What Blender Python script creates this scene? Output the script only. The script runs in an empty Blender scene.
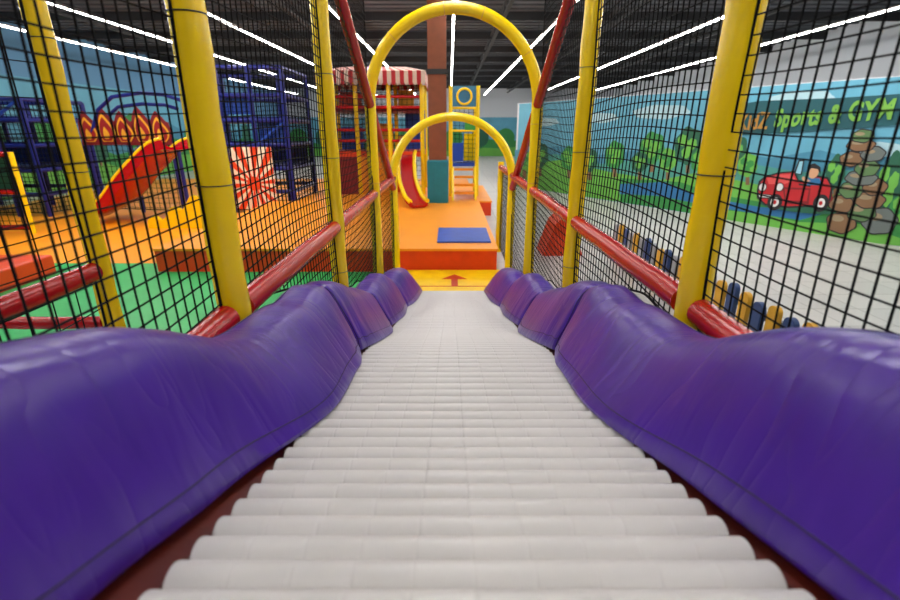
import bpy, math, random
from mathutils import Vector, Matrix
random.seed(7)
C = bpy.context.scene.collection
try:
    bpy.context.scene.view_settings.view_transform = 'Standard'
except Exception as e:
    print('view', e)
PI = math.pi
CX, F = -0.04, 480.0
VP_X = 450.0
PITCH = math.atan(170/480.0)
cp, sp = math.cos(PITCH), math.sin(PITCH)
FZ = -2.25      # hall floor
PZ = -1.85      # top of the orange platform
CEIL = 3.5

def ray(px, py):
    u = (px-VP_X)/F; v = (py-300)/F
    return Vector((u, cp - v*sp, -(sp+v*cp)))
def on_z(px, py, z):
    r = ray(px, py); k = z/r.z
    return Vector((CX+r.x*k, r.y*k, z))
def on_y(px, py, y):
    r = ray(px, py); k = y/r.y
    return Vector((CX+r.x*k, y, r.z*k))
def on_plane(px, py, A, N):
    r = ray(px, py); o = Vector((CX,0,0))
    k = (A-o).dot(N)/r.dot(N)
    return o + r*k

# ------------------------------------------------------------ materials
def lin(c):
    return tuple(((x/255)/12.92 if x/255 <= .04045 else ((x/255+.055)/1.055)**2.4) for x in c)
MATS = {}
def mat(name, rgb, rough=.5, var=.12, bump=.0, bscale=20, nscale=6, spec=.5, coat=0, stretch=None, emit=0, ridge=False):
    if name in MATS: return MATS[name]
    m = bpy.data.materials.new(name); m.use_nodes = True
    nt = m.node_tree; b = nt.nodes['Principled BSDF']
    c = lin(rgb)
    tc = nt.nodes.new('ShaderNodeTexCoord'); n = nt.nodes.new('ShaderNodeTexNoise')
    n.inputs['Scale'].default_value = nscale; n.inputs['Detail'].default_value = 4
    nt.links.new(tc.outputs['Object'], n.inputs['Vector'])
    r = nt.nodes.new('ShaderNodeValToRGB')
    r.color_ramp.elements[0].position = .3; r.color_ramp.elements[1].position = .72
    r.color_ramp.elements[0].color = (*[x*(1-var) for x in c], 1)
    r.color_ramp.elements[1].color = (*[min(1, x*(1+var*.6)) for x in c], 1)
    nt.links.new(n.outputs['Fac'], r.inputs['Fac']); nt.links.new(r.outputs['Color'], b.inputs['Base Color'])
    b.inputs['Roughness'].default_value = rough
    b.inputs['Specular IOR Level'].default_value = spec
    b.inputs['Coat Weight'].default_value = coat; b.inputs['Coat Roughness'].default_value = .25
    if bump:
        n2 = nt.nodes.new('ShaderNodeTexNoise'); n2.inputs['Scale'].default_value = bscale; n2.inputs['Detail'].default_value = 3
        mp = nt.nodes.new('ShaderNodeMapping')
        if stretch: mp.inputs['Scale'].default_value = stretch
        nt.links.new(tc.outputs['Object'], mp.inputs['Vector']); nt.links.new(mp.outputs['Vector'], n2.inputs['Vector'])
        bp = nt.nodes.new('ShaderNodeBump'); bp.inputs['Strength'].default_value = bump; bp.inputs['Distance'].default_value = .02
        out = n2.outputs['Fac']
        if ridge:
            # folds: sharp valleys where the noise crosses the middle
            n2.inputs['Distortion'].default_value = .6; n2.inputs['Detail'].default_value = 1.5
            a = nt.nodes.new('ShaderNodeMath'); a.operation = 'SUBTRACT'; a.inputs[1].default_value = .5
            nt.links.new(out, a.inputs[0])
            ab = nt.nodes.new('ShaderNodeMath'); ab.operation = 'ABSOLUTE'; nt.links.new(a.outputs[0], ab.inputs[0])
            pw_ = nt.nodes.new('ShaderNodeMath'); pw_.operation = 'POWER'; pw_.inputs[1].default_value = .6; nt.links.new(ab.outputs[0], pw_.inputs[0])
            out = pw_.outputs[0]
        nt.links.new(out, bp.inputs['Height']); nt.links.new(bp.outputs['Normal'], b.inputs['Normal'])
    if emit:
        b.inputs['Emission Color'].default_value = (1, .97, .92, 1); b.inputs['Emission Strength'].default_value = emit
    MATS[name] = m
    return m
M_purple = mat('purple_vinyl', (68,27,148), .30, .14, .30, 5.5, 5, stretch=(.5,1.8,.5), ridge=True)
M_purple_d = mat('purple_piping', (36,12,84), .45)
M_roller = mat('roller_plastic', (214,211,209), .38, .03, 0, 60, 3)
M_yellow = mat('yellow_vinyl', (255,214,0), .26, .05, .2, 14, 6, coat=.3)
M_red = mat('red_vinyl', (180,2,12), .26, .10, .25, 14, 6, coat=.15)
M_skirt = mat('red_brown_board', (92,24,10), .5, .25, .1)
M_net = mat('black_rope', (7,7,10), .9, .2, spec=.2)
M_dark = mat('dark_steel', (30,30,34), .5)
M_tie = mat('black_tie', (20,20,22), .5)
M_orange = mat('orange_vinyl', (255,156,14), .4, .06, .05, 6, 2)
M_orange_d = mat('orange_red_vinyl', (230,66,10), .4, .08)
M_green = mat('green_mat', (10,172,84), .45, .1, .05, 6, 2)
M_blue_mat = mat('blue_mat', (36,80,180), .5)
M_navy = mat('navy_tube', (14,24,116), .35)
M_blue = mat('blue_panel', (20,72,180), .45)
M_teal = mat('teal_pad', (16,120,136), .45)
M_brown = mat('brown_paint', (128,68,40), .6)
M_white = mat('white_paint', (235,232,226), .55, .04)
M_maroon = mat('maroon_panel', (124,16,28), .45)
M_grey = mat('grey_paint', (120,126,138), .55)
M_pnavy = mat('picket_blue', (40,70,124), .5)
M_pyel = mat('picket_yellow', (226,170,40), .5)
M_pgrey = mat('picket_grey', (150,154,162), .5)
M_pgreen = mat('panel_green', (60,160,60), .5)
M_lamp = mat('lamp_diffuser', (255,250,240), .5, emit=38)

# ------------------------------------------------------------ mesh helper
class MB:
    def __init__(s): s.v = []; s.f = []; s.mi = []
    def add(s, vs, fs, mi=0):
        o = len(s.v); s.v += [Vector(v) for v in vs]
        for f in fs: s.f.append([i+o for i in f]); s.mi.append(mi)
        return s
    def box(s, x0, x1, y0, y1, z0, z1, mi=0):
        vs = [(x0,y0,z0),(x1,y0,z0),(x1,y1,z0),(x0,y1,z0),(x0,y0,z1),(x1,y0,z1),(x1,y1,z1),(x0,y1,z1)]
        return s.add(vs, [(3,2,1,0),(4,5,6,7),(0,1,5,4),(1,2,6,5),(2,3,7,6),(3,0,4,7)], mi)
    def rbox(s, x0, x1, y0, y1, z0, z1, r=.03, mi=0):
        def ring(d, z): return [(x0+d,y0+d,z),(x1-d,y0+d,z),(x1-d,y1-d,z),(x0+d,y1-d,z)]
        vs = ring(0,z0)+ring(0,z1-r)+ring(r*.3,z1-r*.3)+ring(r,z1)
        fs = [(3,2,1,0),(12,13,14,15)]
        for k in range(3):
            for i in range(4): fs.append((k*4+i, k*4+(i+1)%4, k*4+4+(i+1)%4, k*4+4+i))
        return s.add(vs, fs, mi)
    def tube(s, pts, r, n=10, mi=0, cap=True, closed=False):
        pts = [Vector(p) for p in pts]; N = len(pts)
        vs = []; nrm = None
        for i, p in enumerate(pts):
            if closed: t = (pts[(i+1)%N]-pts[i-1]).normalized()
            else: t = (pts[min(i+1,N-1)]-pts[max(i-1,0)]).normalized()
            if nrm is None:
                a = Vector((0,0,1)) if abs(t.z) < .9 else Vector((1,0,0))
                nrm = t.cross(a).normalized()
            else:
                nrm = (nrm - t*nrm.dot(t)).normalized()
            b = t.cross(nrm)
            rr = r[i] if isinstance(r, (list,tuple)) else r
            for k in range(n):
                a = 2*PI*(k+.5)/n
                vs.append(p + nrm*math.cos(a)*rr + b*math.sin(a)*rr)
        fs = []
        for i in range(N if closed else N-1):
            j = (i+1)%N
            for k in range(n):
                fs.append((i*n+k, i*n+(k+1)%n, j*n+(k+1)%n, j*n+k))
        if cap and not closed:
            fs.append(tuple(range(n))[::-1]); fs.append(tuple((N-1)*n+k for k in range(n)))
        return s.add(vs, fs, mi)
    def prism(s, poly, O, U, V, W, d, mi=0):
        O=Vector(O);U=Vector(U);V=Vector(V);W=Vector(W)
        n = len(poly)
        vs = [O+U*a+V*b for a,b in poly]+[O+U*a+V*b+W*d for a,b in poly]
        fs = [tuple(range(n))[::-1], tuple(range(n,2*n))]
        for i in range(n): fs.append((i,(i+1)%n,n+(i+1)%n,n+i))
        return s.add(vs, fs, mi)
    def build(s, name, mats, parent=None, smooth=False, org=None):
        me = bpy.data.meshes.new(name)
        org = Vector(org) if org is not None else Vector((0,0,0))
        if parent is not None: org = parent_world(parent)
        me.from_pydata([v-org for v in s.v], [], s.f)
        if not isinstance(mats, (list,tuple)): mats = [mats]
        for m in mats: me.materials.append(m)
        me.polygons.foreach_set('material_index', s.mi)
        if smooth:
            me.polygons.foreach_set('use_smooth', [True]*len(me.polygons))
            try: me.set_sharp_from_angle(angle=math.radians(40))
            except Exception: pass
        me.update()
        o = bpy.data.objects.new(name, me); C.objects.link(o)
        if parent is not None: o.parent = parent
        else: o.location = org
        return o
def parent_world(o):
    v = Vector(o.location); p = o.parent
    while p is not None: v += Vector(p.location); p = p.parent
    return v
def thing(name, label, cat, loc, group=None):
    o = bpy.data.objects.new(name, None); C.objects.link(o); o.location = loc
    o.empty_display_size = .1
    o['label'] = label; o['category'] = cat
    if group: o['group'] = group
    return o
def tag(o, label, cat, group=None, kind=None):
    o['label'] = label; o['category'] = cat
    if group: o['group'] = group
    if kind: o['kind'] = kind
    return o
def struct(o):
    o['kind'] = 'structure'; return o
def interp(tab, y):
    if y <= tab[0][0]: return tab[0][1]
    for (a,p),(b,q) in zip(tab, tab[1:]):
        if y <= b:
            t = (y-a)/(b-a); t = t*t*(3-2*t)
            return p+(q-p)*t
    return tab[-1][1]

# ------------------------------------------------------------ setting
XL, XR, YB = -15.0, 14.0, 45.0
m = MB(); m.box(XL,XR,-3,YB,FZ-.2,FZ)
fl = m.build('floor', mat('pale_floor', (210,206,200), .35, .06, .02, 4, 1.2)); struct(fl)
nt = MATS['pale_floor'].node_tree
bk = nt.nodes.new('ShaderNodeTexBrick'); bk.inputs['Scale'].default_value = 1.0
bk.inputs['Color1'].default_value = (*lin((198,195,192)),1); bk.inputs['Color2'].default_value = (*lin((188,186,184)),1)
bk.inputs['Mortar'].default_value = (*lin((150,147,143)),1); bk.inputs['Mortar Size'].default_value = .008
bk.inputs['Brick Width'].default_value = .6; bk.inputs['Row Height'].default_value = .6; bk.offset = 0
nt.links.new([n for n in nt.nodes if n.type=='TEX_COORD'][0].outputs['Object'], bk.inputs['Vector'])
nt.links.new(bk.outputs['Color'], nt.nodes['Principled BSDF'].inputs['Base Color'])
M_wall = mat('pale_wall', (206,211,218), .7, .03, 0, 10, .3)
M_wallL = mat('blue_wall', (84,136,176), .7, .05, 0, 10, .3)
m = MB(); m.box(XL-.2,XL,-3,YB,FZ,CEIL); struct(m.build('wall_left', M_wallL))
m = MB(); m.box(XR,XR+.2,-3,YB,FZ,CEIL); struct(m.build('wall_right', M_wall))
m = MB(); m.box(XL,XR,YB,YB+.2,FZ,CEIL); struct(m.build('wall_back', M_wall))
M_ceil = mat('dark_ceiling', (76,80,86), .8, .1)
M_beam = mat('dark_beam', (34,36,40), .7)
m = MB(); m.box(XL,XR,-3,YB,CEIL,CEIL+.2)
y = -2.8
while y < YB: m.box(XL,XR,y,y+.12,CEIL-.05,CEIL); y += .5
struct(m.build('ceiling', M_ceil))
n = 1
for i in range(14):
    yy = 3.2*i+1
    m = MB(); m.box(XL,XR,yy-.06,yy+.06,CEIL-.30,CEIL-.06)
    struct(m.build('trim_%d'%n, M_beam)); n += 1
for x in (-10.8,-4.4,1.5,4.9,8.8):
    m = MB(); m.box(x-.05,x+.05,-3,YB,CEIL-.50,CEIL-.44); m.box(x-.05,x+.05,-3,YB,CEIL-.22,CEIL-.16)
    yy = -3
    while yy < YB-1:
        m.tube([(x,yy,CEIL-.47),(x,yy+.5,CEIL-.2),(x,yy+1,CEIL-.47)], .02, 4); yy += 1
    struct(m.build('trim_%d'%n, M_beam)); n += 1

# ceiling strip lights
LL = [(-12.5,'leftmost ceiling strip light, long white tube beside the blue wall'),
      (-9.2,'long ceiling strip light, second from the blue wall on the left'),
      (-6.1,'long ceiling strip light above the blue climbing cage'),
      (-2.9,'long ceiling strip light above the red striped awning'),
      (.05,'long ceiling strip light running straight above the slide, beside the brown column'),
      (2.8,'long ceiling strip light just right of the one above the slide'),
      (7.0,'long ceiling strip light crossing above the right netting, third right of the column'),
      (10.6,'rightmost ceiling strip light, long white tube above the painted mural')]
for x, lab in LL:
    z = 2.72
    t = thing('ceiling_light', lab, 'ceiling light', (x,22,z), 'ceiling strip lights')
    m = MB(); m.box(x-.022,x+.022,-2.8,43,z+.03,z+.07); m.build('housing', M_white, t)
    m = MB(); m.box(x-.024,x+.024,-2.8,43,z,z+.03); m.build('diffuser', M_lamp, t)
    for k in range(9):
        m = MB(); m.tube([(x,3+k*4.8,z+.07),(x,3+k*4.8,CEIL-.05)], .008, 4); m.build('hanger', M_dark, t)

# ------------------------------------------------------------ roller slide
def plane_z(y):
    t = max(0, min(1, (y-4.6)/1.6)); t = t*t*(3-2*t)
    return -.52-.267*y+.12*t
def bed(y): return plane_z(y)+(.024 if y < 3.5 else max(0,.024-.012*(y-3.5)))*math.cos(2*PI*(y-2.35)/2.3)
Y0, Y1 = .292, 6.14
slide = thing('roller_slide', 'long wavy white roller slide with quilted purple padded sides', 'slide', (0,Y1,FZ))
m = MB(); prof = []
nseg = 10; L = 1.0; R = .0345
for k in range(nseg):
    a = -.5+k*L/nseg; b = a+L/nseg
    prof += [(a,R-.0010),(a+.002,R),(a+.007,R),(b-.007,R),(b-.002,R)]
prof.append((.5,R-.0010))
NS = 36; vs = []; fs = []
for (x,r) in prof:
    for k in range(NS): vs.append((x, r*math.cos(2*PI*k/NS), r*math.sin(2*PI*k/NS)))
for i in range(len(prof)-1):
    for k in range(NS): fs.append((i*NS+k, i*NS+(k+1)%NS, (i+1)*NS+(k+1)%NS, (i+1)*NS+k))
fs.append(tuple(range(NS))); fs.append(tuple((len(prof)-1)*NS+k for k in range(NS))[::-1])
m.add(vs, fs)
pw = parent_world(slide)
rmesh = None
y = Y0; cnt = 0
while y < Y1-.03:
    if rmesh is None:
        ro = m.build('roller', M_roller, None, True); rmesh = ro.data
    else:
        ro = bpy.data.objects.new('roller', rmesh); C.objects.link(ro)
    ro.parent = slide
    ro.location = Vector((0, y, bed(y)-R)) - pw
    ro.rotation_euler = (random.uniform(0,6), 0, 0)
    dy = (bed(y+.01)-bed(y))/.01
    y += .0798/math.sqrt(1+dy*dy); cnt += 1
ys = [Y0-.28+i*(Y1+.05-Y0+.28)/80 for i in range(81)]
for s in (-1,1):
    m = MB()
    vs = []; fs = []
    for yy in ys:
        zb = bed(yy)
        vs += [(s*.506,yy,zb-.16),(s*.506,yy,zb-.022),(s*.62,yy,zb-.012),(s*.62,yy,zb-.16)]
    for i in range(80):
        for k in range(4): fs.append((i*4+k, i*4+(k+1)%4, i*4+4+(k+1)%4, i*4+4+k))
    fs += [(0,1,2,3),(323,322,321,320)]
    m.add(vs, fs); m.build('side_board', M_skirt, slide)
m = MB(); vs = []; fs = []
for yy in ys:
    zb = bed(yy)-.12
    vs += [(-.504,yy,zb),(.504,yy,zb),(.504,yy,zb-.03),(-.504,yy,zb-.03)]
for i in range(80):
    for k in range(4): fs.append((i*4+k, i*4+(k+1)%4, i*4+4+(k+1)%4, i*4+4+k))
m.add(vs, fs); m.build('under_tray', M_dark, slide)
HT = [(0,.36),(.45,.38),(.85,.385),(1.4,.275),(1.9,.34),(2.26,.415),(2.5,.415),(3.0,.345),(3.6,.29),(4.02,.36),(4.35,.41),(4.65,.365),(4.9,.31),(5.25,.375),(5.6,.36),(6.2,.25)]
SEC = [(.504,.014),(.501,.055),(.520,.17),(.548,.36),(.580,.56),(.611,.75),(.640,.89),(.668,.965),(.705,.995),(.75,1.0),(.795,.985),(.822,.94),(.836,.86),(.838,.6),(.836,.2),(.80,.02),(.7,.0),(.60,.004)]
SEGS = [(.02,2.325),(2.335,3.595),(3.605,4.845),(4.855,6.15)]
for s in (-1,1):
    INS = [(0,.06),(.55,.06),(.85,.04),(1.55,-.060),(2.0,-.045),(2.33,.0),(2.8,-.04),(3.2,-.045),(3.6,.0),(4.2,-.045),(4.85,.0),(5.4,-.03),(7,-.01)]
    if s > 0: INS = [(a_, b_*(.35 if b_ > 0 else 1)) for a_,b_ in INS]
    for (a,b) in SEGS:
        st = [0,.003,.007,.012,.02,.03,.045]
        N_ = int((b-a-.12)/.03)
        sts = [a+q for q in st]+[a+.06+(b-a-.12)*i/N_ for i in range(N_+1)]+[b-q for q in st[::-1]]
        N = len(sts)-1
        m = MB(); vs = []; K = len(SEC)
        for i,yy in enumerate(sts):
            e = min(yy-a, b-yy)
            pinch = 1-.12*math.exp(-(e/.016)**2)-.06*math.exp(-(e/.11)**2)
            base = bed(yy); top = plane_z(yy)+interp(HT, yy)
            h = top-base
            cx, cz = .70, .4
            sh = max(0,min(1,(yy-4.2)/1.9)); sh = .075*sh*sh*(3-2*sh)
            near = math.exp(-(e/.25)**2)
            for k,(x,fz) in enumerate(SEC):
                face = 1 if 1 < k < 9 else 0
                wig = face*(.004*math.sin(7*yy+k*.8+s)+near*.006*math.sin(44*yy+1.3*math.sin(k*1.1+s)+k*.35))
                ins = interp(INS, yy)*(1-min(1,fz*.95)) if k < 9 or k == 17 else 0
                X = cx+(x+ins-cx)*pinch + wig - sh
                Z = cz+(fz-cz)*(pinch if fz > .1 else 1) + wig/h*.5
                vs.append((s*X, yy, base+Z*h))
        fs = []
        for i in range(N):
            for k in range(K):
                q = (i*K+k, i*K+(k+1)%K, (i+1)*K+(k+1)%K, (i+1)*K+k)
                fs.append(q if s > 0 else q[::-1])
        fs.append(tuple(range(K))[::-1] if s > 0 else tuple(range(K))); fs.append(tuple(N*K+k for k in range(K)) if s > 0 else tuple(N*K+k for k in range(K))[::-1])
        m.add(vs, fs)
        po = m.build('side_pad', M_purple, slide, True)
        for kk in (2, 10):
            m = MB(); m.tube([Vector(vs[i*K+kk])+Vector((-s*.0005 if kk==2 else s*.0005,0,.0005)) for i in range(3,N-2)], .0022, 6)
            o = m.build('piping', M_purple_d, None, True); o.parent = po; o.location = (0,0,0)
            for v in o.data.vertices: v.co -= pw
        for i in (3, N-3):
            m = MB(); m.tube([Vector(vs[i*K+kk])+Vector((-s*.001,0,.001)) for kk in range(1,12)], .0026, 6)
            o = m.build('piping', M_purple_d, None, True); o.parent = po; o.location = (0,0,0)
            for v in o.data.vertices: v.co -= pw
for s in (-1,1):
    for yy in (.8,2.6,4.4,6.0):
        m = MB(); m.tube([(s*.58,yy,FZ),(s*.58,yy,bed(yy)-.15)], .03, 8)
        m.build('support_leg', M_dark, slide)
d = MB(); d.rbox(-.84,.84,-2.4,-.02,-.74,-.58,.03)
tag(d.build('top_deck', M_purple), 'padded purple deck at the top of the roller slide', 'platform')

# ------------------------------------------------------------ nets and frames
def net(mb, axis, c, a0, a1, zb, zt, sp_=.05, r=.0028, seed=0, knots=True, wob=.008):
    rnd = random.Random(seed)
    ph = [rnd.uniform(0,6) for _ in range(8)]
    def P(a, z):
        w = wob*(math.sin(2.1*a+ph[0])+math.sin(3.3*z+ph[1]))
        da = .004*math.sin(4*z+ph[2]+a*2); dz = .018*math.sin(2.6*a+ph[3])
        return (c+w, a+da, z+dz) if axis == 'x' else (a+da, c+w, z+dz)
    na = max(2, round((a1-a0)/sp_)); ls = [a0+(a1-a0)*i/na for i in range(na+1)]
    for i, a in enumerate(ls):
        z0, z1 = zb(a), zt(a)
        if z1-z0 < .08: continue
        k = max(2, int((z1-z0)/.12))
        mb.tube([P(a, z0+(z1-z0)*j/k) for j in range(k+1)], r*(1.9 if i in (0,na) else 1), 4, cap=False)
    zmin = min(zb(a) for a in ls); zmax = max(zt(a) for a in ls)
    z = math.ceil(zmin/sp_)*sp_
    while z < zmax:
        run = []
        for a in ls:
            if zb(a) <= z <= zt(a): run.append(P(a, z))
            else:
                if len(run) > 1: mb.tube(run, r, 4, cap=False)
                run = []
        if len(run) > 1: mb.tube(run, r, 4, cap=False)
        if knots:
            for a in ls:
                if zb(a) <= z <= zt(a):
                    p = Vector(P(a,z)); q = r*1.9
                    mb.add([p+Vector(d_)*q for d_ in ((1,0,0),(-1,0,0),(0,1,0),(0,-1,0),(0,0,1),(0,0,-1))],
                           [(0,2,4),(2,1,4),(1,3,4),(3,0,4),(2,0,5),(1,2,5),(3,1,5),(0,3,5)])
        z += sp_
    for fz in (zb, zt):
        mb.tube([P(a, fz(a)) for a in ls], r*1.9, 4, cap=False)

def post(parent, x, y, z0, z1, r=.06, ties=()):
    m = MB()
    n_ = int((z1-z0)/.1)
    pts = [(x+.003*math.sin(k*1.3), y, z0+(z1-z0)*k/n_) for k in range(n_+1)]
    rs = [r*(1+.02*math.sin(k*2.1)) for k in range(n_+1)]
    m.tube(pts, rs, 18)
    p = m.build('post', M_yellow, parent, True)
    for z in ties:
        t = MB(); t.tube([(x+(r+.002)*math.cos(q*PI/9), y+(r+.002)*math.sin(q*PI/9), z) for q in range(18)], .0025, 5, closed=True)
        o = t.build('cable_tie', M_tie, None); o.parent = p
        w = parent_world(parent)
        for v in o.data.vertices: v.co -= w
    return p
def rail(parent, a, b, r=.045, name='rail', mt=None, seg=8):
    a = Vector(a); b = Vector(b)
    m = MB(); m.tube([a+(b-a)*k/seg+Vector((0,0,.003*math.sin(k*1.7))) for k in range(seg+1)], [r*(1+.025*math.sin(k*2.3)) for k in range(seg+1)], 16)
    return m.build(name, mt or M_red, parent, True)

TOPZ = 2.05
def padtop(y): return plane_z(y)+interp(HT, y)
for s, lab, rz in ((-1,'left side safety frame, yellow posts, red rails and black netting along the slide',-.69),
               (1,'right side safety frame, yellow posts, red rails and black netting along the slide',-.65)):
    fr = thing('safety_frame', lab, 'net frame', (s*.93,3.6,FZ), 'safety frames either side of the roller slide')
    X = s*.905
    ysP = [-.1, 1.80 if s < 0 else 1.76, 3.62]
    for yy in ysP: post(fr, X, yy, FZ, TOPZ+.1, .061, [rz+.5,rz+1.05,rz-.35,rz-.9])
    ends = ysP+[5.6, 7.5]
    if s > 0:
        ends.append(9.2); post(fr, X, 9.2, FZ, -.55, .055)
    for a,b in zip(ends, ends[1:]): rail(fr, (X,a+.07,rz), (X,b-.07,rz), .053)
    for a,b in ((-.1,ysP[1]),(ysP[1],3.62)): rail(fr, (X,a+.05,TOPZ), (X,b-.05,TOPZ), .045, 'top_rail')
    rail(fr, (X-s*.0,3.70,1.36), (X,7.40,-.82), .052, 'sloping_rail', seg=14)
    bar = lambda y: 1.36-(y-3.68)*(2.18/3.74)-.03
    for i,(a,b) in enumerate(zip(ends, ends[1:])):
        m = MB()
        zb = (lambda y: padtop(y)-.06) if b < 6 else (lambda y: FZ+.1)
        if b < 4: zt = lambda y: TOPZ-.04
        elif b < 6: zt = lambda y: TOPZ-.6
        elif b < 8: zt = lambda y: max(-.7, bar(y))
        else: zt = lambda y: -.68
        net(m, 'x', X+s*.012, a+.06, b-.06, zb, zt, .057 if b < 6 else .08, .0030 if b < 3 else .0034, seed=i*3+s)
        m.build('net', M_net, fr)

M_amber = mat('amber_tape',(232,176,6),.35)
def arch(y, zs, r, label, R_=.062):
    t = thing('padded_arch', label, 'arch', (0,y,FZ), 'yellow padded arches over the slide')
    X = .905
    pts = [(-X,y,FZ+(zs-FZ)*k/12) for k in range(12)]
    pts += [(-X*math.cos(PI*k/28), y, zs+X*math.sin(PI*k/28)) for k in range(29)]
    pts += [(X,y,zs-(zs-FZ)*k/12) for k in range(1,13)]
    m = MB(); m.tube(pts, [R_*(1+.02*math.sin(i*2.2)) for i in range(len(pts))], 18)
    m.build('hoop', M_yellow, t, True)
    for i in (8,13,19,25,29,35,41,44):
        p = Vector(pts[i]); d_ = (Vector(pts[i+1])-Vector(pts[i-1])).normalized()
        m = MB(); m.tube([p-d_*.005, p+d_*.005], R_*1.04, 18); m.build('tape_band', M_amber, t, True)
    return t
arch(5.6, .27, .9, 'larger yellow padded arch over the slide, nearer the camera')
arch(7.5, -.72, .9, 'smaller looking yellow padded arch at the foot of the slide, beyond the larger one')

of = thing('outer_frame', 'outer net frame at the far left with a leaning-looking yellow post and red rail', 'net frame', (-1.93,2.5,FZ))
post(of, -1.93, 2.5, FZ, 1.6, .052, (-.2,.4)); post(of, -1.93, .3, FZ, 1.6, .052); post(of, -3.8, 2.5, FZ, 1.6, .052)
rail(of, (-1.93,.35,-.71), (-1.93,2.45,-.71), .050); rail(of, (-3.75,2.5,-1.02), (-1.98,2.5,-1.02), .036)
rail(of, (-1.93,.35,1.5), (-1.93,2.45,1.5), .043); rail(of, (-3.75,2.5,1.5), (-1.98,2.5,1.5), .043)
m = MB(); net(m, 'x', -1.94, .36, 2.44, lambda y: FZ+.1, lambda y: 1.46, .15, .0032, 5); m.build('net', M_net, of)

# ------------------------------------------------------------ floor mats, platform
m = MB(); m.rbox(-.83,.83,6.2,7.74,FZ,FZ+.05,.02); em = m.build('landing_mat', mat('landing_yellow',(255,206,0),.35), None); tag(em, 'yellow landing mat with a red arrow at the foot of the slide', 'mat')
ar = [(-.05,-.30),(.05,-.30),(.05,.04),(.20,.04),(0,.30),(-.20,.04),(-.05,.04)]
m = MB(); m.prism(ar, (.03,7.15,FZ+.05), (1,0,0),(0,1,0),(0,0,1), .003); o = m.build('arrow', mat('arrow_red',(204,52,4),.5), em)
m = MB(); m.prism([(-1,-.34),(1,-.34),(1,-.31),(-1,-.31)], (0,7.15,FZ+.05),(.6,0,0),(0,1,0),(0,0,1),.003); m.build('stripe', MATS['arrow_red'], em)
pf = thing('soft_platform', 'wide orange soft-play platform with orange-red riser beyond the slide', 'platform', (-2.1,10,FZ))
PL = [(-4.95,7.78),(.74,7.78),(.74,13.4),(1.1,13.4),(1.1,17.4),(-4.25,17.4),(-4.25,13.4),(-4.95,13.4)]
m = MB(); m.prism(PL,(0,0,FZ),(1,0,0),(0,1,0),(0,0,1),PZ-.04-FZ); m.build('riser', M_orange_d, pf)
m = MB(); m.prism([(x+(.02 if x>0 else -.02), y_+(-.02 if y_<8 else .0)) for x,y_ in PL],(0,0,PZ-.04),(1,0,0),(0,1,0),(0,0,1),.04); m.build('top_pad', M_orange, pf)
p1 = on_z(437,243,PZ); p2 = on_z(486,229,PZ)
m = MB(); m.rbox(p1.x,p2.x,p1.y,p2.y,PZ+.001,PZ+.03,.01); tag(m.build('floor_mat', M_blue_mat), 'small blue floor mat lying on the orange platform', 'mat')
m = MB(); m.prism([(-14,8.3),(-4.99,8.3),(-4.99,13.45),(-4.3,13.45),(-4.3,17.45),(.8,17.45),(.8,24),(-14,24)],(0,0,FZ),(1,0,0),(0,1,0),(0,0,1),.012); tag(m.build('orange_flooring', M_orange), 'orange soft flooring around the play structures on the left', 'flooring')
m = MB(); m.prism([(-10,3.2),(-1.05,3.2),(-1.05,7.74),(-4.99,7.74),(-4.99,8.28),(-10,8.28)],(0,0,FZ),(1,0,0),(0,1,0),(0,0,1),.012); tag(m.build('green_flooring', M_green), 'green soft flooring beside the slide, behind the left netting', 'flooring')
FZ2 = FZ+.012
m = MB(); m.rbox(-13.5,-6.6,6.6,7.7,FZ2,FZ+.32,.03); tag(m.build('foam_block', M_orange_d), 'long low red-orange foam block on the green flooring at far left', 'foam block')

# ------------------------------------------------------------ column
cb = on_z(438,203,PZ)
col = thing('column', 'square brown building column with a teal padded base on the orange platform', 'column', (cb.x,cb.y+.25,PZ))
m = MB(); m.box(cb.x-.23,cb.x+.23,cb.y+.04,cb.y+.5,PZ,CEIL-.05); m.build('shaft', M_brown, col)
m = MB(); m.rbox(cb.x-.28,cb.x+.28,cb.y-.01,cb.y+.55,PZ,-.74,.04); m.build('padding', M_teal, col)
m = MB(); m.box(cb.x-.26,cb.x+.26,cb.y+.0,cb.y+.54,1.3,1.42); m.build('collar', M_dark, col)

# ------------------------------------------------------------ yellow tower
tw = thing('play_tower', 'yellow framed play tower with blue deck right of the brown column', 'play tower', (.35,14.9,PZ))
tx0, tx1, ty0, ty1 = -.02,.74,14.5,15.6
for x in (tx0,tx1):
    for yy in (ty0,ty1):
        m = MB(); m.tube([(x,yy,PZ),(x,yy,1.15)], .06, 10); m.build('post', M_yellow, tw, True)
m = MB(); m.box(tx0,tx1,ty0,ty1,-1.0,-.9); m.build('deck', M_blue, tw)
m = MB(); m.box(tx0,tx1,ty0-.02,ty0+.02,.62,1.15); m.build('top_panel', mat('pale_blue_panel',(60,130,170),.5), tw)
m = MB(); m.tube([((tx0+tx1)/2+.2*math.cos(k*PI/12), ty0-.04, .88+.2*math.sin(k*PI/12)) for k in range(24)], .035, 8, closed=True); m.build('ring', M_yellow, tw, True)
for z in (-.02,.30,.58):
    m = MB(); m.tube([(tx0,ty0,z),(tx1,ty0,z)], .035, 8); m.build('crossbar', M_yellow, tw, True)
m = MB(); m.box(tx0+.05,tx0+.36,ty0-.03,ty0+.03,-.85,-.35); m.build('guard_panel', M_blue, tw)
m = MB(); m.box(tx0+.40,tx1-.06,ty0-.03,ty0+.03,-.0,.28); m.build('guard_panel', M_pgreen, tw)
m = MB(); m.box(tx0+.4,tx1-.03,ty1-.03,ty1+.03,-.9,-.1); m.build('back_panel', M_yellow, tw)
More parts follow.
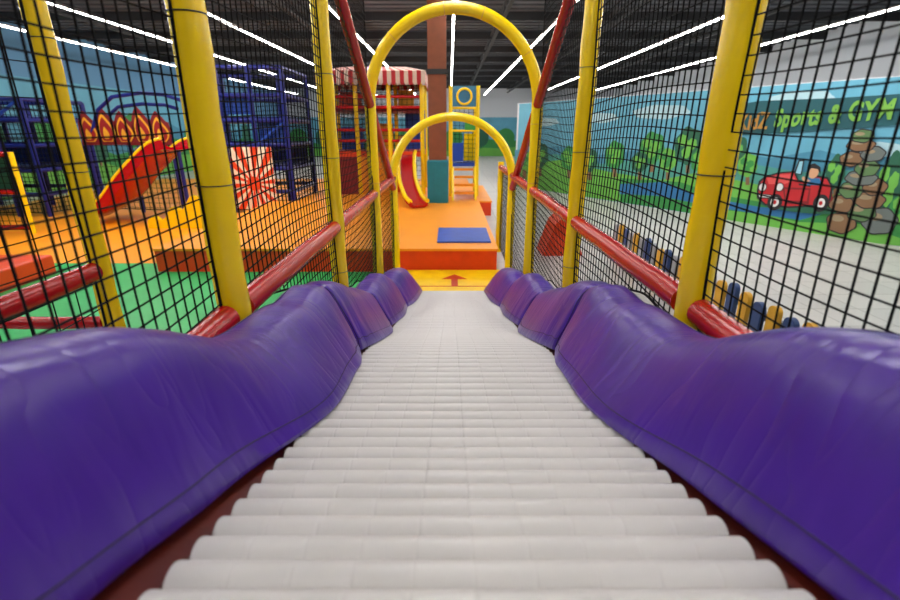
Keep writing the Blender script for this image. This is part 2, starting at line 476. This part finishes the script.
m = MB(); m.box(tx1-.02,tx1+.02,ty0+.05,ty1-.05,-.9,-.2); m.build('side_panel', M_pgreen, tw)
m = MB(); net(m,'y',ty0+.04,tx0,tx1,lambda a:-.88,lambda a:.6,.12,.008,21,False,.0); m.build('net', M_net, tw)
m = MB(); m.prism([(0,0),(.9,0),(.9,.85),(.75,.85)],(tx0+.03,ty0-.95,PZ),(0,1,0),(0,0,1),(1,0,0),.06); m.build('stair_cheek', M_yellow, tw)
m = MB(); m.prism([(0,0),(.9,0),(.9,.85),(.75,.85)],(tx1-.09,ty0-.95,PZ),(0,1,0),(0,0,1),(1,0,0),.06); m.build('stair_cheek', M_yellow, tw)
for k in range(4):
    z = PZ+.15+k*.2; yy = ty0-.8+k*.18
    m = MB(); m.box(tx0+.1,tx1-.1,yy,yy+.2,z,z+.06); m.build('step', M_orange, tw)

# ------------------------------------------------------------ striped pavilion
pv = thing('awning_tower', 'play tower with red and white striped scalloped awning left of the brown column', 'play tower', (-2.3,15.6,PZ))
ax0, ax1, ay0, ay1 = -3.7,-.85,14.9,16.8
axs = (ax0,ax0+.95,ax0+1.9,ax1)
for x in axs:
    for yy in (ay0,ay1):
        m = MB(); m.tube([(x,yy,PZ),(x,yy,1.35)], .065, 10); m.build('post', M_yellow, pv, True)
n_ = 26
ap = [((ax0+ax1)/2-.9,(ay0+ay1)/2,1.78),((ax0+ax1)/2+.9,(ay0+ay1)/2,1.78)]
ox0,ox1,oy0,oy1 = ax0-.12,ax1+.12,ay0-.2,ay1+.2
def lerp(a,b,t): return tuple(a[i]+(b[i]-a[i])*t for i in range(3))
ez = 1.56
sides = [((ox0,oy0,ez),(ox1,oy0,ez),ap[0],ap[1],n_),((ox1,oy0,ez),(ox1,oy1,ez),ap[1],ap[1],16),
         ((ox1,oy1,ez),(ox0,oy1,ez),ap[1],ap[0],n_),((ox0,oy1,ez),(ox0,oy0,ez),ap[0],ap[0],16)]
M_awr = mat('awning_red',(168,14,28),.6); M_aww = mat('awning_cream',(204,186,172),.6)
m = MB()
for a,b,c,d_,k in sides:
    for i in range(k):
        p,q = lerp(a,b,i/k),lerp(a,b,(i+1)/k); r_,s_ = lerp(c,d_,i/k),lerp(c,d_,(i+1)/k)
        m.add([p,q,s_,r_],[(0,1,2,3)],i%2)
m.build('awning_roof', [M_awr,M_aww], pv)
m = MB()
for a,b,c,d_,k in sides:
    for i in range(k):
        p,q = lerp(a,b,i/k),lerp(a,b,(i+1)/k); mid = lerp(p,q,.5)
        lo = lambda P_,z: (P_[0],P_[1],z)
        m.add([p,q,lo(q,1.26),lo(lerp(p,q,.75),1.20),lo(mid,1.18),lo(lerp(p,q,.25),1.20),lo(p,1.26)],[(0,1,2,3,4,5,6)],i%2)
m.build('valance', [M_awr,M_aww], pv)
m = MB(); m.box(ax0,ax1,ay0,ay1,-.75,-.6); m.build('deck', M_orange_d, pv)
m = MB(); m.box(ax0,ax1,ay0+.1,ay1,.5,.6); m.build('deck', M_maroon, pv)
for z in (.90,.62,.0,-.3):
    for a,b in zip(axs,axs[1:]):
        m = MB(); m.tube([(a+.06,ay0,z),(b-.06,ay0,z)], .045, 8); m.build('rail', M_red, pv, True)
m = MB(); net(m,'y',ay0+.03,ax0,ax1,lambda a:-.6,lambda a:1.2,.14,.009,11,False); m.build('net', M_net, pv)
m = MB(); net(m,'y',ay1-.03,ax0,ax1,lambda a:PZ+.04,lambda a:1.2,.16,.009,18,False,.0); m.build('net', M_net, pv)
for (xa,xb,yy,z0,z1,mt) in ((ax0,ax0+.95,ay0,PZ,-.75,M_maroon),(ax0+1.0,ax0+1.85,ay0,PZ,-.75,M_orange),(ax0+1.9,ax1-.65,ay1,PZ,-.15,M_pyel),
                            (ax1-.65,ax1,ay1-.05,-.6,.5,M_blue),(ax0+1.2,ax0+1.8,ay1-.1,-.6,.2,M_pyel),(ax0+.1,ax0+.8,ay1-.1,.6,1.15,M_orange_d),(ax0+2.0,ax0+2.5,ay1-.1,.6,1.2,M_pyel),
                            (ax0+.1,ax0+.8,ay1-.1,-.6,.1,M_blue),(ax1-.9,ax1-.55,ay0+.6,PZ,-.75,M_orange_d)):
    m = MB(); m.box(xa,xb,yy-.02,yy+.02,z0,z1); m.build('panel', mt, pv)
def chute(name, pts, width, side, mt, edge, lab, legs=True, group=None, er=.035, base=None):
    pts = [Vector(p) for p in pts]
    t = thing(name, lab, 'slide', (pts[-1].x,pts[-1].y,FZ2 if base is None else base), group)
    P2 = []
    for i in range(len(pts)-1):
        p0 = pts[max(i-1,0)]; p1 = pts[i]; p2 = pts[i+1]; p3 = pts[min(i+2,len(pts)-1)]
        for k in range(8):
            u = k/8
            P2.append(.5*((2*p1)+(p2-p0)*u+(2*p0-5*p1+4*p2-p3)*u*u+(-p0+3*p1-3*p2+p3)*u**3))
    P2.append(pts[-1])
    vs=[];fs=[];e1=[];e2=[]
    for i,p in enumerate(P2):
        tt = (P2[min(i+1,len(P2)-1)]-P2[max(i-1,0)]).normalized()
        sd = tt.cross(Vector((0,0,1))).normalized(); up = sd.cross(tt)
        w = width/2
        for (a,b) in ((-w,side),(-w+.03,side),(-w+.05,.1),(-w*.6,.03),(w*.6,.03),(w-.05,.1),(w-.03,side),(w,side),(w,0),(w*.6,-.04),(-w*.6,-.04),(-w,0)):
            vs.append(p+sd*a+up*b)
        e1.append(p+sd*(-w+.015)+up*side); e2.append(p+sd*(w-.015)+up*side)
    K=12
    for i in range(len(P2)-1):
        for k in range(K): fs.append((i*K+k,i*K+(k+1)%K,(i+1)*K+(k+1)%K,(i+1)*K+k))
    fs.append(tuple(range(K))[::-1]); fs.append(tuple((len(P2)-1)*K+k for k in range(K)))
    m = MB(); m.add(vs,fs); m.build('chute', mt, t, True)
    for e in (e1,e2):
        m = MB(); m.tube(e,er,8); m.build('edge_pad', edge, t, True)
    if legs:
        p = P2[2]; m = MB(); m.tube([(p.x,p.y,FZ2),(p.x,p.y,p.z-.05)],.05,8); m.build('support', M_navy, t, True)
    return t
chute('small_slide', [(-1.28,14.75,-.72),(-1.28,14.3,-.85),(-1.2,13.4,-1.35),(-1.0,12.6,-1.70),(-.82,12.1,-1.80)], .48, .13, M_red, M_yellow, 'small red slide with yellow edges below the striped awning', legs=False, er=.055, base=PZ)

# ------------------------------------------------------------ blue climbing cages
def cage(name, lab, g0, g1, gy0, gy1, gt, nx, pans, sp_=.12):
    cg = thing(name, lab, 'climbing frame', ((g0+g1)/2,(gy0+gy1)/2,FZ2), 'navy blue netted climbing cages')
    gx = [g0+(g1-g0)*k/nx for k in range(nx+1)]
    for x in gx:
        for yy in (gy0,gy1):
            m = MB(); m.tube([(x,yy,FZ2),(x,yy,gt)], .07, 10); m.build('post', M_navy, cg, True)
    zs = []; z = FZ+.6
    while z < gt-.3: zs.append(z); z += .63
    zs.append(gt)
    for z in zs:
        for yy in (gy0,gy1):
            m = MB(); m.tube([(g0,yy,z),(g1,yy,z)], .06, 8); m.build('crossbar', M_navy, cg, True)
        for x in (g0,g1):
            m = MB(); m.tube([(x,gy0,z),(x,gy1,z)], .055, 8); m.build('crossbar', M_navy, cg, True)
    for k in range(min(nx,len(zs)-1)):
        m = MB(); m.tube([(gx[k],gy0,zs[k]),(gx[k+1],gy0,zs[k+1])], .04, 8); m.build('brace', M_blue, cg, True)
    for z in (zs[1],zs[3] if len(zs) > 4 else zs[2]):
        m = MB(); m.box(g0+.05,g1-.05,gy0+.05,gy1-.05,z-.05,z+.1); m.build('deck', M_navy, cg)
    for i,z0_,z1_ in pans:
        m = MB(); m.box(gx[i]+.06,gx[i+1]-.06,gy0+.1,gy0+.13,z0_,z1_); m.build('panel', M_blue, cg)
    m = MB(); m.box(g0+.1,g1-.1,gy1-.12,gy1-.08,zs[1],zs[2]); m.build('back_panel', M_navy, cg)
    m = MB(); net(m,'y',gy0+.05,g0,g1,lambda a:FZ+.1,lambda a:gt,sp_,.009,12,False); m.build('net', M_net, cg)
    m = MB(); net(m,'x',g1+.02,gy0,gy1,lambda a:FZ+.1,lambda a:gt,sp_,.009,13,False); m.build('net', M_net, cg)
    return cg
gy0 = 13.9
cg = cage('climbing_cage', 'tall navy blue tube climbing cage with black nets and orange sunburst panel', -7.1,-4.5,gy0,16.2,1.55,3,((1,.4,.85),(2,-.3,.2),(0,-.3,.2)))
cage('climbing_cage', 'navy blue netted climbing cage at the far left edge beside the blue wall', -14.3,-11.0,13.2,15.4,.75,4,((1,-.5,.0),(2,-1.6,-1.1)))
a_ = on_y(229,147,gy0-.12); b_ = on_y(278,209,gy0-.12)
m = MB(); W_, H_ = b_.x-a_.x, a_.z-b_.z
c0 = (W_*.5, H_*.42); NR = 28
def rect_hit(ang):
    dx,dz = math.cos(ang),math.sin(ang); t = 1e9
    if dx>1e-9: t=min(t,(W_-c0[0])/dx)
    if dx<-1e-9: t=min(t,-c0[0]/dx)
    if dz>1e-9: t=min(t,(H_-c0[1])/dz)
    if dz<-1e-9: t=min(t,-c0[1]/dz)
    return (c0[0]+dx*t, c0[1]+dz*t)
m.prism([(0,0),(W_,0),(W_,H_),(0,H_)],(a_.x,gy0-.13,b_.z),(1,0,0),(0,0,1),(0,1,0),.03,1)
for k in range(0,NR,2):
    t0,t1 = 2*PI*k/NR,2*PI*(k+1)/NR
    pts=[c0,rect_hit(t0)]
    for cxn,czn in ((W_,H_),(0,H_),(0,0),(W_,0)):
        an = math.atan2(czn-c0[1],cxn-c0[0])%(2*PI)
        if t0 < an < t1: pts.append((cxn,czn))
    pts.append(rect_hit(t1))
    m.prism(pts,(a_.x,gy0-.131,b_.z),(1,0,0),(0,0,1),(0,-1,0),.01,0)
m.prism([(c0[0]+.2*math.cos(t*PI/8),c0[1]+.2*math.sin(t*PI/8)) for t in range(16)],(a_.x,gy0-.142,b_.z),(1,0,0),(0,0,1),(0,-1,0),.01,0)
m.build('sunburst_panel', [M_orange_d,mat('cream_panel',(250,236,210),.5)], cg)

chute('wide_slide', [(-6.80,12.6,-.42),(-7.15,12.6,-.55),(-7.85,12.6,-1.12),(-8.5,12.6,-1.75),(-9.2,12.55,-2.12)], 1.4, .24, M_red, M_yellow, 'wide red slide with thin yellow edges running down left from the blue climbing cage', er=.035)
# wavy yellow barrier in front of the slide foot
wb = thing('wavy_barrier', 'low wavy yellow and blue barrier in front of the red slide', 'barrier', (-7.0,11.6,FZ2))
a_ = on_y(150,219,11.6); b_ = on_y(214,219,11.6); W2 = b_.x-a_.x
for (h0,dy,mt,nm) in ((.0,0,M_yellow,'panel'),(-.2,-.04,M_blue,'stripe'),(-.34,-.07,M_yellow,'stripe')):
    top = [(W2*k/24, .18+.75*(k/24)**1.3+.09*math.sin(k*.8)+h0*(.4+.6*k/24)) for k in range(25)]
    m = MB(); m.prism([(0,0),(W2,0)]+top[::-1],(a_.x,11.6+dy,FZ2),(1,0,0),(0,0,1),(0,-1,0),.03 if dy else .12)
    m.build(nm, mt, wb)

# flame shaped panel
yb = 13.8; A = on_y(83,145,yb); B = on_y(165,108,yb); W_ = B.x-A.x; H_ = B.z-A.z
lp = thing('leaf_panel', 'dark red crest of pointed red and yellow flame shapes above the wide red slide', 'panel', ((A.x+B.x)/2,yb,FZ2))
N5 = 5
def flame(cx_, w, h, z0, lean=.12):
    L_=[];R_=[]
    for j in range(13):
        u=j/12; hw = w*math.sin(PI*min(1,(u*.86+.14)))**.8*(1-.35*u)
        if j==12: hw=0
        c_ = cx_+lean*w*math.sin(u*PI*1.6)
        L_.append((c_-hw, z0+h*u)); R_.append((c_+hw, z0+h*u))
    return R_+L_[::-1][1:]
m = MB(); m.prism([(0,0),(W_,0),(W_,H_*.62),(W_*.75,H_*.70),(W_*.5,H_*.62),(W_*.25,H_*.70),(0,H_*.62)],(A.x,yb,A.z),(1,0,0),(0,0,1),(0,1,0),.06); m.build('board', M_maroon, lp)
M_leafy = mat('leaf_yellow',(232,170,36),.5)
M_dred = mat('flame_red',(150,14,20),.5)
for k in range(N5):
    cx_ = (k+.5)*W_/N5; w_ = W_/N5*.68; hh = H_*(1.0 if k%2 else .88)
    for (sc,mt,off) in ((1,M_maroon,.0),(.74,M_leafy,.014),(.60,M_dred,.026),(.26,M_leafy,.038)):
        m = MB(); m.prism(flame(cx_,w_*sc,hh*(.1+.9*sc),H_*.05+hh*.16*(1-sc)),(A.x,yb-.002-off,A.z),(1,0,0),(0,0,1),(0,-1,0),.012); m.build('flame', mt, lp)
for x in (A.x+.05,(A.x+B.x)/2,B.x-.05):
    m = MB(); m.tube([(x,yb+.1,FZ2),(x,yb+.1,A.z+.3)], .05, 8); m.build('post', M_navy, lp, True)
P_ = [on_y(px,py,yb) for px,py in ((92,132),(98,110),(112,97),(140,93),(165,95),(180,100))]
m = MB(); m.tube(P_, .05, 8); m.build('arched_bar', M_navy, lp, True)
P_ = [on_y(px,py,yb+.8) for px,py in ((100,132),(106,118),(118,107),(142,104),(165,105),(178,109))]
m = MB(); m.tube(P_, .05, 8); m.build('arched_bar', M_navy, lp, True)
m = MB(); net(m,'y',yb+.1,A.x,A.x+W_,lambda a:FZ+.1,lambda a:A.z,.14,.008,15,False); m.build('net', M_net, lp)

cf = thing('low_net_frame', 'low yellow and red net frame with green panels at the far left', 'climbing frame', (-10.8,11.0,FZ2))
for x in (-12.6,-11.5,-10.4,-9.6):
    m = MB(); m.tube([(x,10.9,FZ2),(x,10.9,-.45)],.06,10); m.build('post', M_yellow, cf, True)
for z in (-.5,-1.3,-2.1):
    m = MB(); m.tube([(-12.6,10.9,z),(-9.6,10.9,z)],.06,10); m.build('rail', M_red, cf, True)
m = MB(); m.box(-12.5,-9.7,10.96,11.0,-1.25,-.55); m.build('panel', mat('dark_green_panel',(10,80,60),.5), cf)
m = MB(); net(m,'y',10.85,-12.6,-9.6,lambda a:FZ+.1,lambda a:-.5,.14,.008,16,False); m.build('net', M_net, cf)

# ------------------------------------------------------------ picket fence right
def picket(x, y, mt, w=.13, h=.72, parent=None):
    m = MB(); pol = [(-w/2,0),(w/2,0),(w/2,h-.06)]+[(w/2*math.cos(a*PI/8),h-.06+.06*math.sin(a*PI/8)) for a in range(1,8)]+[(-w/2,h-.06)]
    m.prism(pol,(x,y,FZ+.0),(0,1,0),(0,0,1),(1,0,0),.05); return m.build('picket', mt, parent)
pfence = thing('picket_fence', 'low fence of rounded blue, yellow and grey pickets behind the right netting', 'fence', (3.0,6,FZ))
cols = [M_pnavy,M_pyel,M_pgrey,M_pnavy,M_pgrey,M_pyel,M_pgrey]
for i in range(24): picket(3.0-.004*i, 3.3+i*.225, cols[i%7] if i > 8 else (M_pnavy if i%2 else M_pyel), .14, .66+.07*((i*37)%5)/5, pfence)
for z in (FZ+.18,FZ+.48):
    m = MB(); m.box(3.05,3.09,3.2,8.6,z,z+.08); m.build('rail', M_grey, pfence)
m = MB(); q = on_z(548,256,FZ)
m.prism([(0,0),(.75,0),(.45,.85),(.2,.6)],(q.x-.1,q.y,FZ),(1,0,0),(0,0,1),(0,1,0),.7); tag(m.build('foam_wedge', M_orange_d), 'red-orange foam wedge on the pale floor behind the right netting', 'foam wedge')

# ------------------------------------------------------------ mural partition on the right
A0 = on_z(900,247,FZ); B0 = on_z(620,203,FZ)
U = (B0-A0).normalized(); Wn = Vector((0,0,1)).cross(U).normalized()
if Wn.dot(Vector((CX,0,0))-A0) < 0: Wn = -Wn
MT = 1.0
pa = A0-U*3.5; pb = A0+U*12.9
m = MB()
vs = []
for z in (FZ,MT):
    for p in (pa,pb): vs.append((p.x,p.y,z))
    for p in (pb,pa): vs.append((p.x-Wn.x*.12,p.y-Wn.y*.12,z))
m.add(vs,[(3,2,1,0),(4,5,6,7),(0,1,5,4),(1,2,6,5),(2,3,7,6),(3,0,4,7)])
struct(m.build('wall_partition', M_wall))
def mcol(n_,c): return mat('paint_'+n_, c, .6, .12, 0, 10, 1.5)
K_sky=mcol('sky',(92,164,192)); K_sky2=mcol('cloud',(166,202,214)); K_hill=mcol('blue_hill',(64,134,164)); K_hill2=mcol('teal_hill',(70,150,140)); K_g1=mcol('light_green',(104,178,70)); K_g2=mcol('green',(48,138,66)); K_g3=mcol('dark_green',(26,94,70))
K_riv=mcol('river',(36,108,164)); K_red=mcol('car_red',(186,24,34)); K_dk=mcol('dark',(26,24,30)); K_br=mcol('rock_brown',(128,96,66)); K_br2=mcol('rock_grey',(100,110,108)); K_rg=mcol('rock_green',(84,120,74)); K_rh=mcol('rock_light',(150,134,106)); K_wh=mcol('white',(225,228,228)); K_tl=mcol('sign_teal',(8,80,90)); K_skin=mcol('skin',(206,158,122)); K_red2=mcol('car_light_red',(222,80,80)); K_redd=mcol('car_dark_red',(124,14,24)); K_glass=mcol('glass',(140,196,216))
class Mural:
    def __init__(s, A, U, N): s.A=A; s.U=U; s.N=N; s.mb=MB(); s.mats=[]; s.k=0
    def mi(s, mt):
        if mt not in s.mats: s.mats.append(mt)
        return s.mats.index(mt)
    def uv(s, px, py):
        p = on_plane(px,py,s.A,s.N); return ((p-s.A).dot(s.U), p.z-s.A.z)
    def raw(s, pts, mt, mb=None):
        s.k += 1
        V=Vector((0,0,1)); O=s.A+s.N*(.004+.0004*s.k)
        (mb or s.mb).add([O+s.U*a+V*b for a,b in pts],[tuple(range(len(pts)))], s.mi(mt) if mb is None else 0)
    def px(s, pts, mt, mb=None): s.raw([s.uv(*p) for p in pts], mt, mb)
    def ell(s, px, py, rx, ry, mt, mb=None, lump=0):
        c = s.uv(px,py); ex = s.uv(px+rx,py); ey = s.uv(px,py-ry)
        a = abs(ex[0]-c[0]); b = abs(ey[1]-c[1])
        s.raw([(c[0]+a*math.cos(t*PI/16)*(1+lump*math.sin(t*PI/16*6)), c[1]+b*math.sin(t*PI/16)*(1+lump*math.sin(t*PI/16*6))) for t in range(32)], mt, mb)
mu = Mural(A0, U, Wn)
H = MT-FZ
mu.raw([(-3.4,.02),(12.8,.02),(12.8,H-.02),(-3.4,H-.02)], K_sky)
for (x,y_,rx,ry) in ((660,112,30,7),(800,98,34,7),(880,150,24,8),(720,140,22,6),(600,118,18,5),(545,122,14,4)): mu.ell(x,y_,rx,ry,K_sky2,lump=.06)
mu.px([(515,150),(560,146),(600,155),(640,150),(680,160),(720,150),(770,158),(820,150),(860,160),(900,155),(960,160),(960,250),(900,245),(620,200),(515,185)], K_hill)
mu.px([(515,158),(555,154),(600,164),(650,158),(700,166),(740,162),(800,172),(860,170),(960,176),(960,250),(900,245),(620,200),(515,185)], K_hill2)
mu.px([(515,165),(560,160),(610,172),(660,180),(700,172),(760,185),(820,196),(900,185),(960,190),(960,255),(900,246),(620,202),(515,186)], K_g1)
mu.px([(620,178),(680,182),(720,195),(780,205),(860,215),(960,222),(960,256),(900,246),(620,202)], K_g2)
mu.px([(620,184),(665,182),(700,196),(760,207),(830,212),(800,220),(720,208),(660,196),(620,194)], K_riv)
mu.px([(690,222),(690,206),(760,214),(800,222),(860,224),(900,238),(900,246)], K_g1)
for (x,y_,rx,ry,c) in ((652,148,13,16,K_g2),(668,160,9,12,K_g1),(688,146,14,19,K_g3),(640,162,9,10,K_g3),(700,160,9,12,K_g2),(615,155,10,14,K_g2),(735,150,13,15,K_g3),(748,165,10,12,K_g1),(590,160,8,12,K_g3),(570,158,9,12,K_g2),(540,155,9,13,K_g3),(525,160,7,10,K_g1),(890,185,14,34,K_g3),(836,172,10,18,K_g3),(905,210,16,22,K_g2)):
    mu.px([(x-1.5,y_),(x+1.5,y_),(x+2,y_+ry+8),(x-2,y_+ry+8)], K_br); mu.ell(x,y_,rx,ry,c,lump=.07)
    for dx,dy in ((-.35,-.3),(.3,-.1),(-.1,.35)): mu.ell(x+rx*dx,y_+ry*dy,rx*.36,ry*.3,K_g1 if c is not K_g1 else K_g2,lump=.07)
mu.px([(732,106),(760,101),(840,98),(960,90),(960,124),(900,125),(800,132),(732,136)], K_tl)
for (x,y_,rx,ry,c) in ((842,222,15,11,K_br),(880,221,18,13,K_br2),(862,212,15,9,K_rg),(842,204,12,9,K_br),(870,200,16,8,K_br),(852,190,12,8,K_rg),(876,187,12,8,K_br),(862,178,16,7,K_br2),(868,168,12,8,K_rg),(852,159,11,7,K_br),(874,154,12,7,K_br2),(862,145,14,6,K_br),(864,136,11,6,K_rg)):
    lu = .05 if rx%2 else -.05
    mu.ell(x,y_,rx+1.2,ry+1.2,K_dk,lump=lu); mu.ell(x,y_,rx,ry,c,lump=lu); mu.ell(x-rx*.25,y_-ry*.35,rx*.45,ry*.3,K_rh)
wallm = thing('wall_mural', 'painted countryside mural with hills, trees, red car and rock stack on the right wall', 'mural', tuple(A0))
# the painted open car, three-quarter view
mu.ell(797,207,42,5,K_g3)
mu.px([(826,178),(833,184),(834,200),(824,206),(818,190)], K_redd)
mu.px([(758,190),(760,181),(766,176),(780,172),(796,171),(800,180),(812,182),(818,175),(829,177),(834,186),(832,200),(822,206),(790,208),(766,205),(758,198)], K_dk)
mu.px([(760,189),(762,182),(768,177),(781,173.5),(795,172.5),(799,181),(812,184),(818,177),(828,179),(832,187),(830,199),(821,204.5),(790,206),(767,203.5),(760,197)], K_red)
mu.px([(768,178),(781,174.5),(794,174),(797,180),(786,184),(770,184)], K_red2)
mu.px([(784,187),(786,204),(810,204),(812,188)], K_redd)
mu.px([(786,189),(787,200),(808,201),(810,190)], K_red)
mu.px([(800,183),(812,185),(812,187),(800,185)], K_dk)
mu.px([(758,193),(778,195),(778,199),(760,198)], K_dk); mu.px([(760,194),(777,196),(777,197.5),(761,197)], K_wh)
mu.px([(795,173),(800,160),(806,159),(803,175)], K_dk); mu.px([(797,173),(801,161.5),(804.5,161),(802,174)], K_glass)
for x,y_,rr in ((776,202,8.5),(822,203,9)):
    mu.ell(x,y_,rr*.9,rr,K_dk); mu.ell(x,y_,rr*.5,rr*.56,K_wh); mu.ell(x,y_,rr*.22,rr*.25,K_red)
for x,y_ in ((764,187),(781,187)):
    mu.ell(x,y_,4.4,4.6,K_dk); mu.ell(x,y_,3.5,3.7,K_wh)
mu.px([(808,185),(809,178),(821,178),(824,185)], K_riv)
mu.px([(806,183),(803,178),(805,176),(812,181)], K_skin)
mu.ell(815,172.5,5,6,K_skin)
mu.px([(809,171),(810,165),(816,163),(822,167),(822,174),(819,169),(813,168)],K_dk)
mu.mb.build('painting', mu.mats, wallm)
def lettering(txt, pxa, pxb, yb_, mt, name, LH, off=.02, lift=0):
    cu = bpy.data.curves.new('txt','FONT'); cu.body = txt; cu.size = 1; cu.extrude = .003; cu.offset = off; cu.space_character = 1.08
    o = bpy.data.objects.new('txt', cu); C.objects.link(o)
    bpy.context.view_layer.update()
    me = bpy.data.meshes.new_from_object(o.evaluated_get(bpy.context.evaluated_depsgraph_get()))
    bpy.data.objects.remove(o)
    xs = [v.co.x for v in me.vertices]; w = max(xs)-min(xs); x0 = min(xs)
    a = mu.uv(pxa, yb_[0]); b = mu.uv(pxb, yb_[1])
    for v in me.vertices:
        t = (v.co.x-x0)/w
        P__ = A0+U*(a[0]+(b[0]-a[0])*t)+Vector((0,0,a[1]+(b[1]-a[1])*t+v.co.y*LH+.02*math.sin(t*30)))+Wn*(.01+lift+.0004*mu.k+v.co.z)
        v.co = P__-A0
    me.materials.append(mt)
    oo = bpy.data.objects.new(name, me); C.objects.link(oo); oo.parent = wallm
lettering('Sports & GYM', 775, 893, (127,117.5), mcol('letter_lime',(110,170,66)), 'lettering', .52, .038)
lettering('KidZ', 740, 769, (129.5,127.8), mcol('letter_orange',(176,130,50)), 'lettering', .50, .03)

ml = Mural(Vector((XL,10,FZ)), Vector((0,1,0)), Vector((1,0,0)))
ml.raw([(-9,.02),(30,.02),(30,4.0),(-9,4.0)], K_sky)
random.seed(3)
def hills(M_, s0, s1, base, amp, mt):
    pts=[(s0,.03),(s1,.03)]; n_=40
    for k in range(n_+1):
        s_=s1+(s0-s1)*k/n_; pts.append((s_, base+amp*math.sin(s_*.7+base)+amp*.5*math.sin(s_*1.9)))
    M_.raw(pts, mt)
hills(ml,-9,30,2.1,.3,K_hill); hills(ml,-9,30,1.5,.25,K_g2); hills(ml,-9,30,.8,.2,K_g1)
for k in range(14):
    s_ = -7+k*2.6+random.uniform(-.5,.5); z_=1.9+random.uniform(-.3,.4)
    ml.raw([(s_-.08,.8),(s_+.08,.8),(s_+.06,z_),(s_-.06,z_)],K_br)
    ml.raw([(s_+.7*math.cos(t*PI/12)*(1+.08*math.sin(t*PI/2)),z_+.75*math.sin(t*PI/12)*(1+.08*math.sin(t*PI/2))) for t in range(24)],K_g3 if k%2 else K_g2)
tag(ml.mb.build('wall_mural', ml.mats, None), 'painted blue sky and green trees mural along the left wall', 'mural')
mk = Mural(Vector((-14.5,YB,FZ)), Vector((1,0,0)), Vector((0,-1,0)))
mk.raw([(0,.02),(28,.02),(28,3.3),(0,3.3)], K_sky); hills(mk,0,28,1.2,.25,K_g2); hills(mk,0,28,.6,.2,K_g1)
for k in range(12):
    s_=1+k*2.3; ml2=1.6
    mk.raw([(s_+.8*math.cos(t*PI/12),ml2+.8*math.sin(t*PI/12)) for t in range(24)],K_g3 if k%2 else K_g2)
tag(mk.mb.build('wall_mural', mk.mats, None), 'painted mural with trees on the distant back wall', 'mural')

# ------------------------------------------------------------ light and camera
w = bpy.data.worlds.new('World'); bpy.context.scene.world = w; w.use_nodes = True
w.node_tree.nodes['Background'].inputs[0].default_value = (.85,.9,1,1); w.node_tree.nodes['Background'].inputs[1].default_value = .12
def area(loc, sx, sy, e, col=(1,.96,.9), rot=(0,0,0)):
    l = bpy.data.lights.new('area','AREA'); l.shape='RECTANGLE'; l.size=sx; l.size_y=sy; l.energy=e; l.color=col
    o = bpy.data.objects.new('added_fill',l); C.objects.link(o); o.location=loc; o.rotation_euler=rot; return o
area((0,5.4,3.2),1.4,3.2,105,(.98,.98,1)); area((-7,11,2.6),5,5,225); area((6.2,10,2.6),4,6,215); area((-1,18,2.6),6,8,280)  # fill lights added below the ceiling to boost the strip lights, not fixtures
# unseen fill lights added behind the top of the slide, brightening the posts
area((-1.6,-2.4,2.9),1.6,.8,30,(1,.97,.92),(math.radians(72),0,math.radians(-12)))
area((1.6,-2.4,2.9),1.6,.8,30,(1,.97,.92),(math.radians(72),0,math.radians(12)))
cam = bpy.data.cameras.new('camera'); co = bpy.data.objects.new('camera',cam); C.objects.link(co)
cam.sensor_width = 36; cam.lens = F/900*36
co.location = (CX,0,0); co.rotation_euler = (PI/2-PITCH,0,0)
cam.clip_start=.02; cam.clip_end=200
cam.dof.use_dof = True; cam.dof.focus_distance = 3.0; cam.dof.aperture_fstop = 2.2
bpy.context.scene.camera = co
